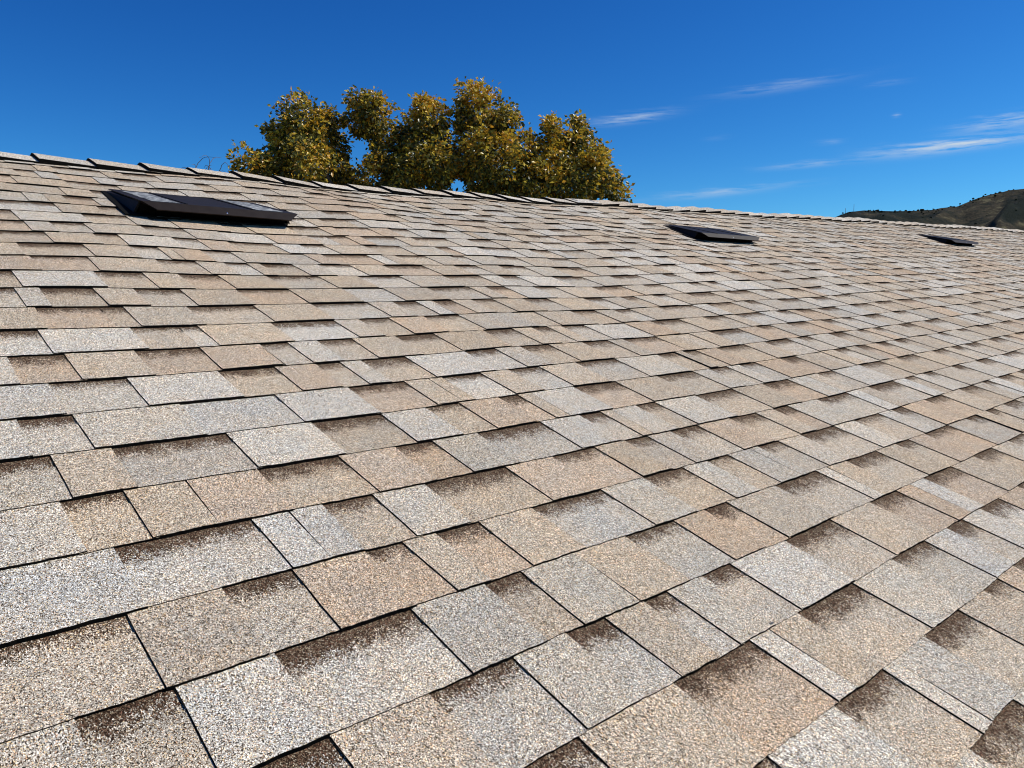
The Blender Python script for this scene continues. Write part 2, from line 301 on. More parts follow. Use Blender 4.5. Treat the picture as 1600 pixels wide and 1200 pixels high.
LIFTED = ((-1,19.72),(4,14.66))
tabs = MB()
NR = 23
for n in range(int(V0), NR):
    rr = random.Random(77+n)
    P = pieces(n)
    ph = rr.uniform(0,9)
    topv = n+1.12 if n < NR-1 else VR
    for (u0,u1,raised,c,jt) in P:
        if u1-u0 < .01: continue
        if n in (16,17,18) and False: continue
        near = (-4 < u0 < 30) and n > -8
        tn = tone(c)
        du = .05 if near and u0<14 and n<9 else (.22 if near else .5)
        nu = max(2, int((u1-u0)/du)); nv = 3 if near else 2
        lift = rr.uniform(0,.007)*(1 if rr.random()<.9 else 3.0)
        tz = TT if raised else 0.0
        if raised and any(n==q[0] and abs(u0-q[1])<.12 for q in LIFTED): tz += .016
        sk0 = rr.uniform(-.012,.012); sk1=sk0+rr.uniform(-.006,.006)
        bj = rr.uniform(-.008,.008) if raised else rr.uniform(-.003,.010)
        lip = 0.06 if not raised else 0.0        # a recess runs a little way under its neighbours
        a0 = u0+(0.010 if jt else 0)-lip*(0 if jt else 1); a1 = u1+lip-(0.004 if not lip else 0)
        band = 0.0
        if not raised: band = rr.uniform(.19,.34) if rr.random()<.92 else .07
        g=[]
        for j in range(nv+1):
            t=j/nv; v=n+(topv-n)*t
            row=[]
            for i in range(nu+1):
                s=i/nu; u=a0+(a1-a0)*s+ (sk0 if s<.5 else sk1)*(t-.5)*2*(1 if raised else 0)
                vv=v
                if j==0: vv = n+bj+.006*math.sin(u*2.1+ph)+(rr.uniform(-.004,.004)+.010*noise.noise(Vector((u*3.1,n*7.7,0)))+.007*noise.noise(Vector((u*11,n*3.3,4))) if near else 0)
                if near and raised and i in (0,nu): u+=rr.uniform(-.004,.004)
                z=(TL+TT)*(1-(v-n)) + tz + lift*max(0,1-t*1.6)*(.5+.5*math.sin(u*1.7+ph))
                row.append((u,vv,z))
            g.append(row)
        for j in range(nv):
            for i in range(nu):
                q=(g[j][i],g[j][i+1],g[j+1][i+1],g[j+1][i])
                # the band is keyed to the course line, so the head of the piece keeps the same fraction
                uvs=[(a[0], n+min(.9999,max(.0001,(a[1]-n)))) if a[1]-n<1 else (a[0], n+.9999) for a in q]
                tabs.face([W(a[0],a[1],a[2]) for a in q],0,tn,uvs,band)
        for i in range(nu):
            a,b=g[0][i],g[0][i+1]
            zb=-.012
            tabs.face([W(a[0],a[1]+.004,zb),W(b[0],b[1]+.004,zb),W(b[0],b[1],b[2]),W(a[0],a[1],a[2])],1)
        if raised or jt:
            for i,fl in ((0,True),(nu,False)):
                for j in range(nv):
                    a,b=g[j][i],g[j+1][i]
                    ex=-.010 if i==0 else 0
                    q=[W(a[0],a[1],a[2]),W(b[0],b[1],b[2]),W(b[0]+ex,b[1],-.004),W(a[0]+ex,a[1],.026)]
                    tabs.face(q if fl else q[::-1],1)
slope = tabs.build('shingled_slope',[M_GR,M_ASPH],house,attrs=True)

# deck under the shingles, back slope, gables, walls, trim
M_FELT,_,_ = mat('roofing_felt',(.015,.014,.013),.9)
dk = MB(); us=[U0+i*(U1-U0)/60 for i in range(61)]
for a,b in zip(us[:-1],us[1:]):
    for j in range(18):
        v=V0+(VR-V0)*j/18; v2=V0+(VR-V0)*(j+1)/18
        dk.face([W(a,v,-.10),W(b,v,-.10),W(b,v2,-.10),W(a,v2,-.10)],0)
dk.build('roof_deck',M_FELT,house)
bk = MB()
for k in range(0,37):
    rr=random.Random(500+k)
    va=VR+k; vb=VR+k+1.05; u=U0
    while u<U1:
        w=rr.uniform(.8,2.6); u2=min(U1,u+w); tn=tone(rr.choice('wgmto'))
        nseg=max(1,int((u2-u)/2))
        for i in range(nseg):
            x0=u+(u2-u)*i/nseg; x1=u+(u2-u)*(i+1)/nseg
            bk.face([W(x1,vb,.045,False),W(x0,vb,.045,False),W(x0,va,.012,False),W(x1,va,.012,False)],0,tn,[(x1,k+40),(x0,k+40),(x0,k+40.99),(x1,k+40.99)],.0)
            bk.face([W(x0,vb,.045,False),W(x1,vb,.045,False),W(x1,vb,-.03,False),W(x0,vb,-.03,False)],1)
        u=u2
bk.build('back_slope',[M_GR,M_ASPH],house,attrs=True)

M_STUC,t,b = mat('stucco',(.62,.55,.44),.9,spec=.2)
n_=N(t,'ShaderNodeTexNoise'); n_.inputs['Scale'].default_value=60; n_.inputs['Detail'].default_value=5
bp=N(t,'ShaderNodeBump'); bp.inputs['Strength'].default_value=.4; bp.inputs['Distance'].default_value=.004
t.links.new(n_.outputs[0],bp.inputs['Height']); t.links.new(bp.outputs[0],b.inputs['Normal'])
M_TRIM,_,_ = mat('white_trim',(.72,.70,.66),.5)
M_DRIP,_,_ = mat('brown_metal_trim',(.09,.06,.045),.45,metal=.3)
y0=W(0,V0,0,False).y+.45; y1=W(0,VR+37,0,False).y-.45; yr=W(0,VR,0,False).y
x0=U0*EX+.35; x1=U1*EX-.35
wl=MB()
def zroof(x,y):
    """underside of the roof above a point"""
    u=x/EX; zz=W(u,VR,0,False).z
    return zz-abs(y-yr)*math.tan(TH)-.12
for xa in (x0,x1):
    wl=MB(); pr=[(y0,0),(y1,0),(y1,zroof(xa,y1)),(yr,zroof(xa,yr)),(y0,zroof(xa,y0))]
    A_=[(xa-.08,y,z) for y,z in pr]; B_=[(xa+.08,y,z) for y,z in pr]
    wl.face(A_[::-1]); wl.face(B_)
    for k in range(5): wl.face([A_[k],A_[(k+1)%5],B_[(k+1)%5],B_[k]])
    wl.build('gable_wall',M_STUC,house)
for yy in (y0,y1):
    w2=MB(); k=12
    for i in range(k):
        a=x0+.08+(x1-x0-.16)*i/k; b_=x0+.08+(x1-x0-.16)*(i+1)/k
        w2.hexa([(a,yy-.08,0),(b_,yy-.08,0),(b_,yy+.08,0),(a,yy+.08,0),(a,yy-.08,zroof(a,yy)-.03),(b_,yy-.08,zroof(b_,yy)-.03),(b_,yy+.08,zroof(b_,yy)-.03),(a,yy+.08,zroof(a,yy)-.03)])
    w2.build('wall',M_STUC,house)
for uu in (U0,U1):
    s_=1 if uu>0 else -1
    fb=MB(); vs=[V0+i*(VR-V0)/12 for i in range(13)]+[VR+37*i/12 for i in range(1,13)]
    for a,c_ in zip(vs[:-1],vs[1:]):
        fb.hexa([W(uu-s_*.15,a,-1.2,False),W(uu+s_*.05,a,-1.2,False),W(uu+s_*.05,c_,-1.2,False),W(uu-s_*.15,c_,-1.2,False),W(uu-s_*.15,a,-.13,False),W(uu+s_*.05,a,-.13,False),W(uu+s_*.05,c_,-.13,False),W(uu-s_*.15,c_,-.13,False)])
    fb.build('bargeboard',M_TRIM,house)
    de=MB()
    for a,c_ in zip(vs[:-1],vs[1:]):
        de.hexa([W(uu-s_*.02,a,-.125,False),W(uu+s_*.09,a,-.125,False),W(uu+s_*.09,c_,-.125,False),W(uu-s_*.02,c_,-.125,False),W(uu-s_*.02,a,-.0,False),W(uu+s_*.09,a,-.0,False),W(uu+s_*.09,c_,-.0,False),W(uu-s_*.02,c_,-.0,False)])
    de.build('drip_edge',M_DRIP,house)
ft=MB(); gt=MB()
for a,b_ in zip(us[:-1],us[1:]):
    p=W(a,V0,-.1,False); q=W(b_,V0,-.1,False)
    ft.hexa([p+Vector((0,.0,-.16)),q+Vector((0,.0,-.16)),q+Vector((0,.03,-.16)),p+Vector((0,.03,-.16)),p+Vector((0,0,-.003)),q+Vector((0,0,-.003)),q+Vector((0,.03,-.003)),p+Vector((0,.03,-.003))])
    prof=[(-.002,-.01),(-.004,-.11),(-.09,-.11),(-.125,-.06),(-.125,-.02),(-.115,-.02),(-.115,-.058),(-.085,-.10),(-.012,-.10)]
    for i in range(len(prof)-1):
        (ya,za),(yb,zb)=prof[i],prof[i+1]
        gt.face([p+Vector((0,ya,za)),q+Vector((0,ya,za)),q+Vector((0,yb,zb)),p+Vector((0,yb,zb))])
ft.build('fascia_board',M_TRIM,house); gt.build('gutter',M_TRIM,house)

# ------------------------------------------------------------------ ridge caps
def RC(u, s, w):
    """point on the rounded ridge: s = distance across the ridge (exposures, - towards the camera), w = height"""
    a=.10; d=math.sqrt(s*s+a*a)
    yy=s*math.cos(TH); zz=-(d-a)*math.sin(TH); k=s/d
    nrm=Vector((0,math.sin(TH)*k,math.cos(TH))).normalized()
    b_=W(u,VR,0)+Vector((0,yy*EX,zz*EX))+nrm*(w*EX)
    return b_
def ridge_cap(ua, ub, butt, lo=.04, hi=.155, th=.075, label=None, sd=0):
    """butt: 'L' exposed end at ua, 'R' exposed end at ub"""
    rr=random.Random(sd*13+5)
    m=MB(); nu=5; S=[-1.02,-.85,-.6,-.35,-.18,-.07,0,.07,.18,.35,.6,.85,1.02]
    tn=tuple(x*1.12 for x in tone(rr.choices('wgm',(4,4,4))[0])); off=rr.uniform(0,50); sk=rr.uniform(-.02,.02); h2=rr.uniform(-.012,.02)
    def pt(i,s,top):
        t=i/nu; u=ua+(ub-ua)*t
        f=(1-t) if butt=='L' else t
        f=f if butt!='C' else .6
        z=lo+(hi+h2-lo)*f
        return RC(u+rr.uniform(-.004,.004), s*(1+.01*math.sin(u*3))+sk*(1 if s<0 else .2), z if top else max(.0,z-th))
    T=[[pt(i,s,True) for s in S] for i in range(nu+1)]
    Bt=[[pt(i,s,False) for s in S] for i in range(nu+1)]
    for i in range(nu):
        for j in range(len(S)-1):
            uvs=[(off+ua+(ub-ua)*i/nu,.3+S[j]*.6),(off+ua+(ub-ua)*(i+1)/nu,.3+S[j]*.6),(off+ua+(ub-ua)*(i+1)/nu,.3+S[j+1]*.6),(off+ua+(ub-ua)*i/nu,.3+S[j+1]*.6)]
            m.face([T[i][j],T[i+1][j],T[i+1][j+1],T[i][j+1]],0,tn,uvs)
        for j,fl in ((0,True),(len(S)-1,False)):
            # the long edge: top ply lip then dark underside down to the shingles
            low=[RC(ua+(ub-ua)*i/nu,S[j]*.985,-.02),RC(ua+(ub-ua)*(i+1)/nu,S[j]*.985,-.02)]
            q=[low[0],low[1],T[i+1][j],T[i][j]]; m.face(q if fl else q[::-1],1)
    for i,fl in ((0,True),(nu,False)):
        uu=ua if i==0 else ub
        for j in range(len(S)-1):
            q=[T[i][j],T[i][j+1],RC(uu,S[j+1],-.01),RC(uu,S[j],-.01)]
            m.face(q if fl else q[::-1],1)
    o=m.build('ridge_cap',[M_GR,M_ASPH],house,attrs=True)
    return o
UC=28.75; SP=1.565
k=0; u=UC
while u-SP > U0-.2:
    ridge_cap(u-SP,u+.42,'L',sd=k); u-=SP; k+=1
ridge_cap(u-.6,u+.42,'L',sd=k); 
u=UC+1.50; k=200
capR=[]
while u < U1-.3:
    ridge_cap(u-.42,min(u+SP,U1+.05),'R',lo=.04,hi=.165,sd=k); u+=SP; k+=1
cc=ridge_cap(UC-.08,UC+1.72,'C',lo=.115,hi=.125,th=.07,sd=999)
tag(cc,'raised joining cap with dabs of grey sealant at both ends')
M_SEAL,_,_=mat('grey_sealant',(.16,.15,.14),.7); M_WS,_,_=mat('pale_sealant',(.62,.62,.60),.6)
for (du,s,rx,ry,mm) in ((.28,-.42,.17,.30,M_SEAL),(.20,-.80,.07,.07,M_WS),(1.52,-.45,.13,.22,M_SEAL),(1.60,-.78,.08,.09,M_WS)):
    b_=MB(); rr=random.Random(int(du*100)); rim=[]
    ctr=RC(UC+du,s,.146)
    for i in range(14):
        a=i/14*2*math.pi; r=rr.uniform(.8,1.15)
        rim.append((RC(UC+du+math.cos(a)*rx*r,s+math.sin(a)*ry*r,.120),RC(UC+du+math.cos(a)*rx*r*.7,s+math.sin(a)*ry*r*.7,.141)))
    for i in range(14):
        a,b2=rim[i],rim[(i+1)%14]
        b_.face([a[0],b2[0],b2[1],a[1]]); b_.face([a[1],b2[1],ctr])
    b_.build('sealant_dab',mm,cc,smooth=True)

# a smear of roof cement on a course edge, centre right
M_TAR,_,_=mat('roof_cement',(.035,.036,.040),.6)
for (pu,pv,rx,ry) in ((7.44,-1.96,.055,.022),):
    b_=MB(); rr=random.Random(int(pu*100)); ring=[(math.cos(i/16*6.283)*rx*rr.uniform(.6,1.2),math.sin(i/16*6.283)*ry*rr.uniform(.5,1.2)) for i in range(16)]
    for i in range(16):
        a,c_=ring[i],ring[(i+1)%16]
        b_.face([W(pu+a[0],pv+a[1],.045),W(pu+c_[0],pv+c_[1],.045),W(pu,pv,.056)]); b_.face([W(pu+a[0],pv+a[1],.02),W(pu+c_[0],pv+c_[1],.02),W(pu+c_[0],pv+c_[1],.045),W(pu+a[0],pv+a[1],.045)])
    b_.build('roof_cement_smear',M_TAR,house,smooth=True)

# ------------------------------------------------------------------ roof vents
def metal(name,c,rough,metalness=.0,sc=30,amt=.3):
    m,t,b=mat(name,c,rough,metalness,spec=.08)
    n_=N(t,'ShaderNodeTexNoise'); n_.inputs['Scale'].default_value=sc; n_.inputs['Detail'].default_value=6; n_.inputs['Roughness'].default_value=.65
    tc_=N(t,'ShaderNodeTexCoord'); t.links.new(tc_.outputs['Object'],n_.inputs['Vector'])
    mxx=N(t,'ShaderNodeMix',data_type='RGBA'); mxx.inputs['A'].default_value=(*[x*(1-amt) for x in c],1); mxx.inputs['B'].default_value=(*[x*(1+amt) for x in c],1)
    t.links.new(n_.outputs[0],mxx.inputs['Factor']); t.links.new(mxx.outputs['Result'],b.inputs['Base Color'])
    rg=mth(t,'MULTIPLY_ADD',n_.outputs[0],.3,rough-.15); t.links.new(rg,b.inputs['Roughness'])
    return m
M_HOOD=metal('dark_brown_enamel',(.021,.018,.016),.55)
M_LIP=metal('brown_enamel_lip',(.018,.013,.011),.45)
M_BLK,_,_=mat('vent_interior',(.004,.004,.004),.9,spec=.1)
M_SCR,_,_=mat('black_screen',(.007,.007,.006),.8,spec=.05)
M_PAT,t,b=mat('pale_weathered_film',(.5,.53,.52),.55)
n_=N(t,'ShaderNodeTexNoise'); n_.inputs['Scale'].default_value=45; n_.inputs['Detail'].default_value=7; n_.inputs['Roughness'].default_value=.75
tc_=N(t,'ShaderNodeTexCoord'); t.links.new(tc_.outputs['Object'],n_.inputs['Vector'])
r_=N(t,'ShaderNodeValToRGB'); r_.color_ramp.elements[0].position=.44; r_.color_ramp.elements[0].color=(.06,.065,.06,1); r_.color_ramp.elements[1].position=.60; r_.color_ramp.elements[1].color=(.50,.50,.46,1)
t.links.new(n_.outputs[0],r_.inputs[0]); t.links.new(r_.outputs[0],b.inputs['Base Color'])
M_SCW,_,_=mat('screw_steel',(.8,.8,.8),.15,metal=1.0)

def vent_mats():
    e=EX
    root=empty('roof_vent',(0,0,0))
    # local frame: x along the ridge, y up the slope, z off the roof; origin at the front-left foot (metres)
    def V(x,y,z): return Vector((x*e,y*e,z*e))
    m=MB()   # base pan, folded up into the side walls of the box
    m.hexa([V(-.30,-.05,.02),V(4.35,-.05,.02),V(4.35,2.9,.0),V(-.12,2.9,.0),V(-.30,-.05,.055),V(4.35,-.05,.055),V(4.35,2.9,.03),V(-.12,2.9,.03)])
    m.build('base_pan',M_SCR,root)
    m=MB()   # box below the hood, dark
    m.hexa([V(.30,.30,.05),V(3.95,.30,.05),V(3.95,2.6,.05),V(.30,2.6,.05),V(.30,.30,.30),V(3.95,.30,.30),V(3.95,2.6,.08),V(.30,2.6,.08)])
    m.build('throat',M_BLK,root)
    m=MB()   # black front screen with ribs
    m.hexa([V(.12,.22,.05),V(4.10,.22,.05),V(4.10,.26,.05),V(.12,.26,.05),V(.12,.22,.29),V(4.10,.22,.29),V(4.10,.26,.29),V(.12,.26,.29)])
    for i in range(26):
        x=.2+i*.152; m.hexa([V(x,.2,.055),V(x+.03,.2,.055),V(x+.03,.217,.055),V(x,.217,.055),V(x,.2,.285),V(x+.03,.2,.285),V(x+.03,.217,.285),V(x,.217,.285)])
    m.build('front_screen',M_SCR,root)
    # side cheeks: tapering plates
    for s in (0,1):
        x0_,x1_,xt0,xt1=(-.02,.04,.10,.16) if s==0 else (4.28,4.22,4.12,4.06)
        m=MB()
        xs=(x0_,x1_,xt0,xt1)
        m.hexa([V(xs[0],.25,.05),V(xs[1],.25,.05),V(xs[1],2.85,.03),V(xs[0],2.85,.03),V(xs[2],.25,.345),V(xs[3],.25,.345),V(xs[3],2.85,.06),V(xs[2],2.85,.06)])
        m.build('side_cheek',M_HOOD,root)
    # hood: top sheet with folded, chamfered front lip
    m=MB()
    zt=lambda y:.44-(y+.15)*.115
    th=.02
    top=[(0.02,-.15),(4.28,-.15),(4.20,3.05),(.10,3.05)]
    m.face([V(x,y,zt(y)) for x,y in top]); m.face([V(x,y,zt(y)-th) for x,y in top][::-1])
    m.face([V(.02,-.15,zt(-.15)-th),V(.02,-.15,zt(-.15)),V(.10,3.05,zt(3.05)),V(.10,3.05,zt(3.05)-th)])
    m.face([V(4.28,-.15,zt(-.15)),V(4.28,-.15,zt(-.15)-th),V(4.20,3.05,zt(3.05)-th),V(4.20,3.05,zt(3.05))])
    hood=m.build('hood',M_HOOD,root)
    m=MB()
    A=[V(.02,-.152,.441),V(4.28,-.152,.441),V(3.98,-.42,.30),V(.34,-.42,.30)]
    m.face(A[::-1]); m.face([p+V(0,.03,-.03) for p in A])
    m.face([A[3],A[2],A[2]+V(0,.03,-.03),A[3]+V(0,.03,-.03)][::-1])
    # returns at both ends
    m.face([A[0],A[3],V(.06,-.05,.36)]); m.face([A[1],V(4.24,-.05,.36),A[2]])
    m.build('front_lip',M_LIP,hood)
    for x0_,x1_ in ((.30,.98),(3.10,3.90)):
        m=MB(); y0_,y1_=-.05,2.55
        dz=.012
        rr=random.Random(int(x0_*10)); nn=16
        Lf=[(x0_+rr.uniform(-.03,.03),y0_+(y1_-y0_)*i/nn) for i in range(nn+1)]; Rt=[(x1_+rr.uniform(-.04,.04),y0_+(y1_-y0_)*i/nn) for i in range(nn+1)]
        for i in range(nn):
            q=[Lf[i],Rt[i],Rt[i+1],Lf[i+1]]; m.face([V(x,y,zt(y)+dz) for x,y in q])
        m.face([V(Lf[0][0],y0_,zt(y0_)+.001),V(Rt[0][0],y0_,zt(y0_)+.001),V(Rt[0][0],y0_,zt(y0_)+dz),V(Lf[0][0],y0_,zt(y0_)+dz)])
        m.build('film_strip',M_PAT,hood)
    # centre seams standing slightly proud
    for x in (1.15,2.92):
        m=MB(); m.hexa([V(x,-.12,zt(-.12)),V(x+.04,-.12,zt(-.12)),V(x+.04,2.9,zt(2.9)),V(x,2.9,zt(2.9)),V(x,-.12,zt(-.12)+.02),V(x+.04,-.12,zt(-.12)+.02),V(x+.04,2.9,zt(2.9)+.02),V(x,2.9,zt(2.9)+.02)])
        m.build('seam',M_HOOD,hood)
    m=MB(); c=V(2.15,-.36,.335)
    nrm=(V(0,-.27,-.14).cross(V(-1,0,0))).normalized(); 
    if nrm.z<0: nrm=-nrm
    nrm=Vector((0,-.46,.89)).normalized()
    x_=Vector((1,0,0)); y_=nrm.cross(x_)
    prev=None
    for a in range(4):
        ph=a/3*math.pi/2; r=.004*math.cos(ph); h=.003*math.sin(ph)
        ring=[c+(x_*math.cos(i/10*2*math.pi)+y_*math.sin(i/10*2*math.pi))*r+nrm*h for i in range(10)]
        if prev:
            for i in range(10): m.face([prev[i],prev[(i+1)%10],ring[(i+1)%10],ring[i]])
        prev=ring
    m.build('screw_head',M_SCW,hood,smooth=True)
    return root
def copy_tree(o,parent=None,skip=()):
    if o.name.split('.')[0] in skip: return None
    c=o.copy(); col.objects.link(c)
    if parent: c.parent=parent
    for ch in [x for x in bpy.data.objects if x.parent==o and x is not c]: copy_tree(ch,c,skip)
    return c
def place_vent(o,u,v,rz=0.0,sc=1.0):
    dx=(W(u+3,v,0)-W(u,v,0)).normalized(); dy=(W(u,v+2.5,0)-W(u,v,0)).normalized(); nz_=dx.cross(dy).normalized(); dy=nz_.cross(dx)
    Mx=Matrix((dx,dy,nz_)).transposed() @ Matrix.Rotation(rz,3,'Z')
    o.matrix_world=Matrix.Translation(W(u,v,.015))@Mx.to_4x4()@Matrix.Scale(sc,4)
v1=vent_mats(); place_vent(v1,6.22,16.08,R(-.3))
tag(v1,'black metal roof vent with two pale strips on its hood, largest and nearest of three','roof vent','low metal vents along the roof slope')
v2=copy_tree(v1,skip=('film_strip',)); place_vent(v2,30.6,16.15,R(-13),.87)
tag(v2,'black metal roof vent in the middle of the roof, second from the left of three','roof vent','low metal vents along the roof slope')
v3=copy_tree(v1,skip=('film_strip',)); place_vent(v3,61.9,16.4,R(-11),.84)
tag(v3,'farthest and smallest black metal roof vent, below the hills','roof vent','low metal vents along the roof slope')

# ------------------------------------------------------------------ the big tree behind the ridge
DT=21.0
def at_px(x,y,dist):
    """point whose bearing from the roof is that of a feature of the tree, at its own distance"""
    return CAM+ray(x,y)*dist
M_LEAF,t,b=mat('leaves',(.10,.11,.02),.38,spec=.5)
at=N(t,'ShaderNodeAttribute'); at.attribute_name='tone'; t.links.new(at.outputs['Color'],b.inputs['Base Color'])
tr=N(t,'ShaderNodeBsdfTranslucent'); t.links.new(at.outputs['Color'],tr.inputs['Color'])
ms=N(t,'ShaderNodeMixShader'); ms.inputs[0].default_value=.33
out=[n for n in t.nodes if n.type=='OUTPUT_MATERIAL'][0]
t.links.new(b.outputs[0],ms.inputs[1]); t.links.new(tr.outputs[0],ms.inputs[2]); t.links.new(ms.outputs[0],out.inputs[0])
M_BARK,t,b=mat('bark',(.10,.075,.055),.9)
n_=N(t,'ShaderNodeTexNoise'); n_.inputs['Scale'].default_value=14; n_.inputs['Detail'].default_value=6
bp=N(t,'ShaderNodeBump'); bp.inputs['Distance'].default_value=.02; t.links.new(n_.outputs[0],bp.inputs['Height']); t.links.new(bp.outputs[0],b.inputs['Normal'])
trunk_xy=at_px(690,300,DT+1.0); trunk_xy.z=0
tree=tag(empty('tree',trunk_xy),'big rounded tree with yellow green leaves rising behind the roof ridge','tree')
# lobes: x, y, radius (photo bearings) and depth offset
LOBES=[(590,272,42,1.5),(650,268,46,1.5),(700,262,22,1.5),(830,285,42,1.5),(900,275,42,1.5),(470,262,44,1.4),(528,268,22,1.5),(760,270,48,1.6),(430,262,26,1.0),(388,262,26,-.6),(412,252,17,-.2),(425,276,30,-.2),(440,230,25,.1),(470,188,36,.0),(445,205,26,.3),(500,205,26,.5),(470,215,36,.0),(500,185,13,.6),(523,186,15,.7),(480,258,46,-.8),(510,228,27,.6),(522,262,26,.8),(540,285,18,1.2),
       (567,160,28,.2),(580,180,30,.2),(592,208,30,.5),(552,192,14,.5),(603,245,36,0),(618,280,40,-.6),(640,205,22,.8),
       (657,165,17,.0),(668,188,33,-.1),(652,212,36,.2),(672,250,38,-.7),(690,215,17,.6),(655,280,46,-.2),(694,262,18,.5),
       (738,156,27,.1),(725,170,17,.4),(763,180,36,.0),(787,195,24,-.1),(745,210,38,.3),(728,245,24,.6),(765,250,44,-.7),(790,225,26,.1),(742,282,32,.3),(800,285,40,-.4),
       (828,233,24,.1),(842,250,28,-.2),(850,280,34,-.7),
       (868,205,22,.2),(893,210,24,.3),(912,205,14,.5),(880,235,32,.0),(915,238,26,.2),(938,252,21,.3),(920,272,34,-.3),(945,288,24,.2),(890,285,38,-.4),(962,282,9,.6),(973,310,11,.8),(960,300,12,.5),
       # the part of the crown the roof hides
       (440,330,50,0),(530,340,55,.3),(620,345,60,0),(710,350,60,.5),(800,355,60,0),(890,355,55,.3),(955,350,35,.3),(480,390,45,.2),(590,410,60,.2),(700,415,60,.2),(820,415,60,.2),(900,400,45,.4)]
HOLES=[(560,238,13,21),(567,222,9,10),(718,292,11,15),(706,200,5,22),(548,252,7,10)]
def in_hole(x,y):
    return any(((x-a)/c)**2+((y-b_)/d)**2<1 for a,b_,c,d in HOLES)
LV=[];LF=[];LC=[]
lr=random.Random(4)
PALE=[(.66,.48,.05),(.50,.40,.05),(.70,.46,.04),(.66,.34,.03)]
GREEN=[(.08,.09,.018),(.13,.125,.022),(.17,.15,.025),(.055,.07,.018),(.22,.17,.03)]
def leaf(c,outw,sun_pale,size):
    # drooping pointed blade: four triangles folded on the midrib
    d=(outw*.7+Vector((lr.uniform(-1,1),lr.uniform(-1,1),lr.uniform(-1.15,.35)))).normalized()
    s_=d.cross(Vector((lr.uniform(-1,1),lr.uniform(-1,1),lr.uniform(-1,1))))
    if s_.length<1e-3: s_=d.orthogonal()
    s_.normalize(); nn=d.cross(s_)
    L_=size*lr.uniform(.75,1.25); w_=L_*lr.uniform(.25,.34); f=w_*.35
    i=len(LV)
    LV.extend([tuple(c),tuple(c+d*L_*.5+s_*w_+nn*f),tuple(c+d*L_*1.0-nn*f*.6),tuple(c+d*L_*.5-s_*w_+nn*f),tuple(c+d*L_*.5)])
    LF.extend([(i,i+1,i+4),(i+1,i+2,i+4),(i+2,i+3,i+4),(i+3,i,i+4)])
    base=lr.choice(PALE) if lr.random()<sun_pale else lr.choice(GREEN)
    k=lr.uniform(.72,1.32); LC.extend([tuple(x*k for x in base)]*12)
for li,(x,y,r,dz) in enumerate(LOBES):
    ctr=at_px(x,y,DT+dz); rad=r/1200*DT*(1.0 if x>930 else 1.04)
    hidden=y-r>300+ (x-350)*.03
    cover=rad*rad
    ncl=int((cover*72 if not hidden else cover*16))+3
    for _ in range(ncl):
        q=Vector((lr.gauss(0,1),lr.gauss(0,1),lr.gauss(0,1))).normalized()
        spray=lr.random()<.16
        rr_=rad*((lr.uniform(.12,1)**.40)*lr.uniform(.84,.97) if not spray else lr.uniform(.98,1.13))
        cc_=ctr+Vector((q.x*rr_,q.y*rr_*1.15,q.z*rr_))
        # bearing of this clump, to keep the gaps through the crown open
        dd=CW.transposed()@(cc_-CAM); px=800-1200*dd.x/dd.z; py=600+1200*dd.y/dd.z
        if in_hole(px,py): continue
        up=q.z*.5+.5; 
        sun_pale=.16+1.0*up**1.4*max(0,noise.noise(cc_*1.3)+.6)+(.25 if noise.noise(cc_*.9+Vector((7,3,1)))>.22 else 0)  # more pale leaves towards lobe tops paint in sunlight; noise adds patches
        cr=(rad*.10+.13)*(1 if not spray else .62)
        for _ in range((46 if not spray else 20) if not hidden else 14):
            o_=Vector((lr.gauss(0,1),lr.gauss(0,1),lr.gauss(0,.8)))*cr*.55
            pp=cc_+o_
            dd=CW.transposed()@(pp-CAM); px=800-1200*dd.x/dd.z; py=600+1200*dd.y/dd.z
            if in_hole(px,py) and lr.random()<.85: continue
            leaf(pp,(q+o_.normalized()*.8).normalized(),sun_pale,.118)
me=bpy.data.meshes.new('crown'); me.from_pydata([tuple(Vector(v)-trunk_xy) for v in LV],[],LF); me.materials.append(M_LEAF)
ca=me.color_attributes.new('tone','FLOAT_COLOR','CORNER'); a_=np.ones((len(LC),4),dtype=np.float32); a_[:,:3]=np.array(LC); ca.data.foreach_set('color',a_.ravel())
crown=bpy.data.objects.new('crown',me); col.objects.link(crown); crown.parent=tree
print('leaf faces',len(LF))
m=MB(); pts=[trunk_xy*1.0,trunk_xy+Vector((.1,0,1.2)),trunk_xy+Vector((0,.1,2.4))]
m.tube([p-trunk_xy for p in pts],[.38,.30,.26],12); m.build('trunk',M_BARK,tree,smooth=True)
top=pts[-1]
for tx,ty,dz in ((470,200,0),(580,175,.2),(668,185,0),(760,180,0),(845,250,0),(893,215,.2),(560,290,1.0),(400,265,-.4),(945,290,.2)):
    e_=at_px(tx,ty,DT+dz); m=MB(); P=[]
    for i in range(9):
        s=i/8; p=top.lerp(e_,s)+Vector((0,0,1))*(-.5*math.sin(s*math.pi))*(.5 if abs(tx-700)<150 else 1.2)+Vector((lr.uniform(-.1,.1),lr.uniform(-.1,.1),0))*(1 if 0<i<8 else 0)
        P.append(p-trunk_xy)
    m.tube(P,[.17*(1-.88*i/8) for i in range(9)],7); m.build('limb',M_BARK,tree,smooth=True)

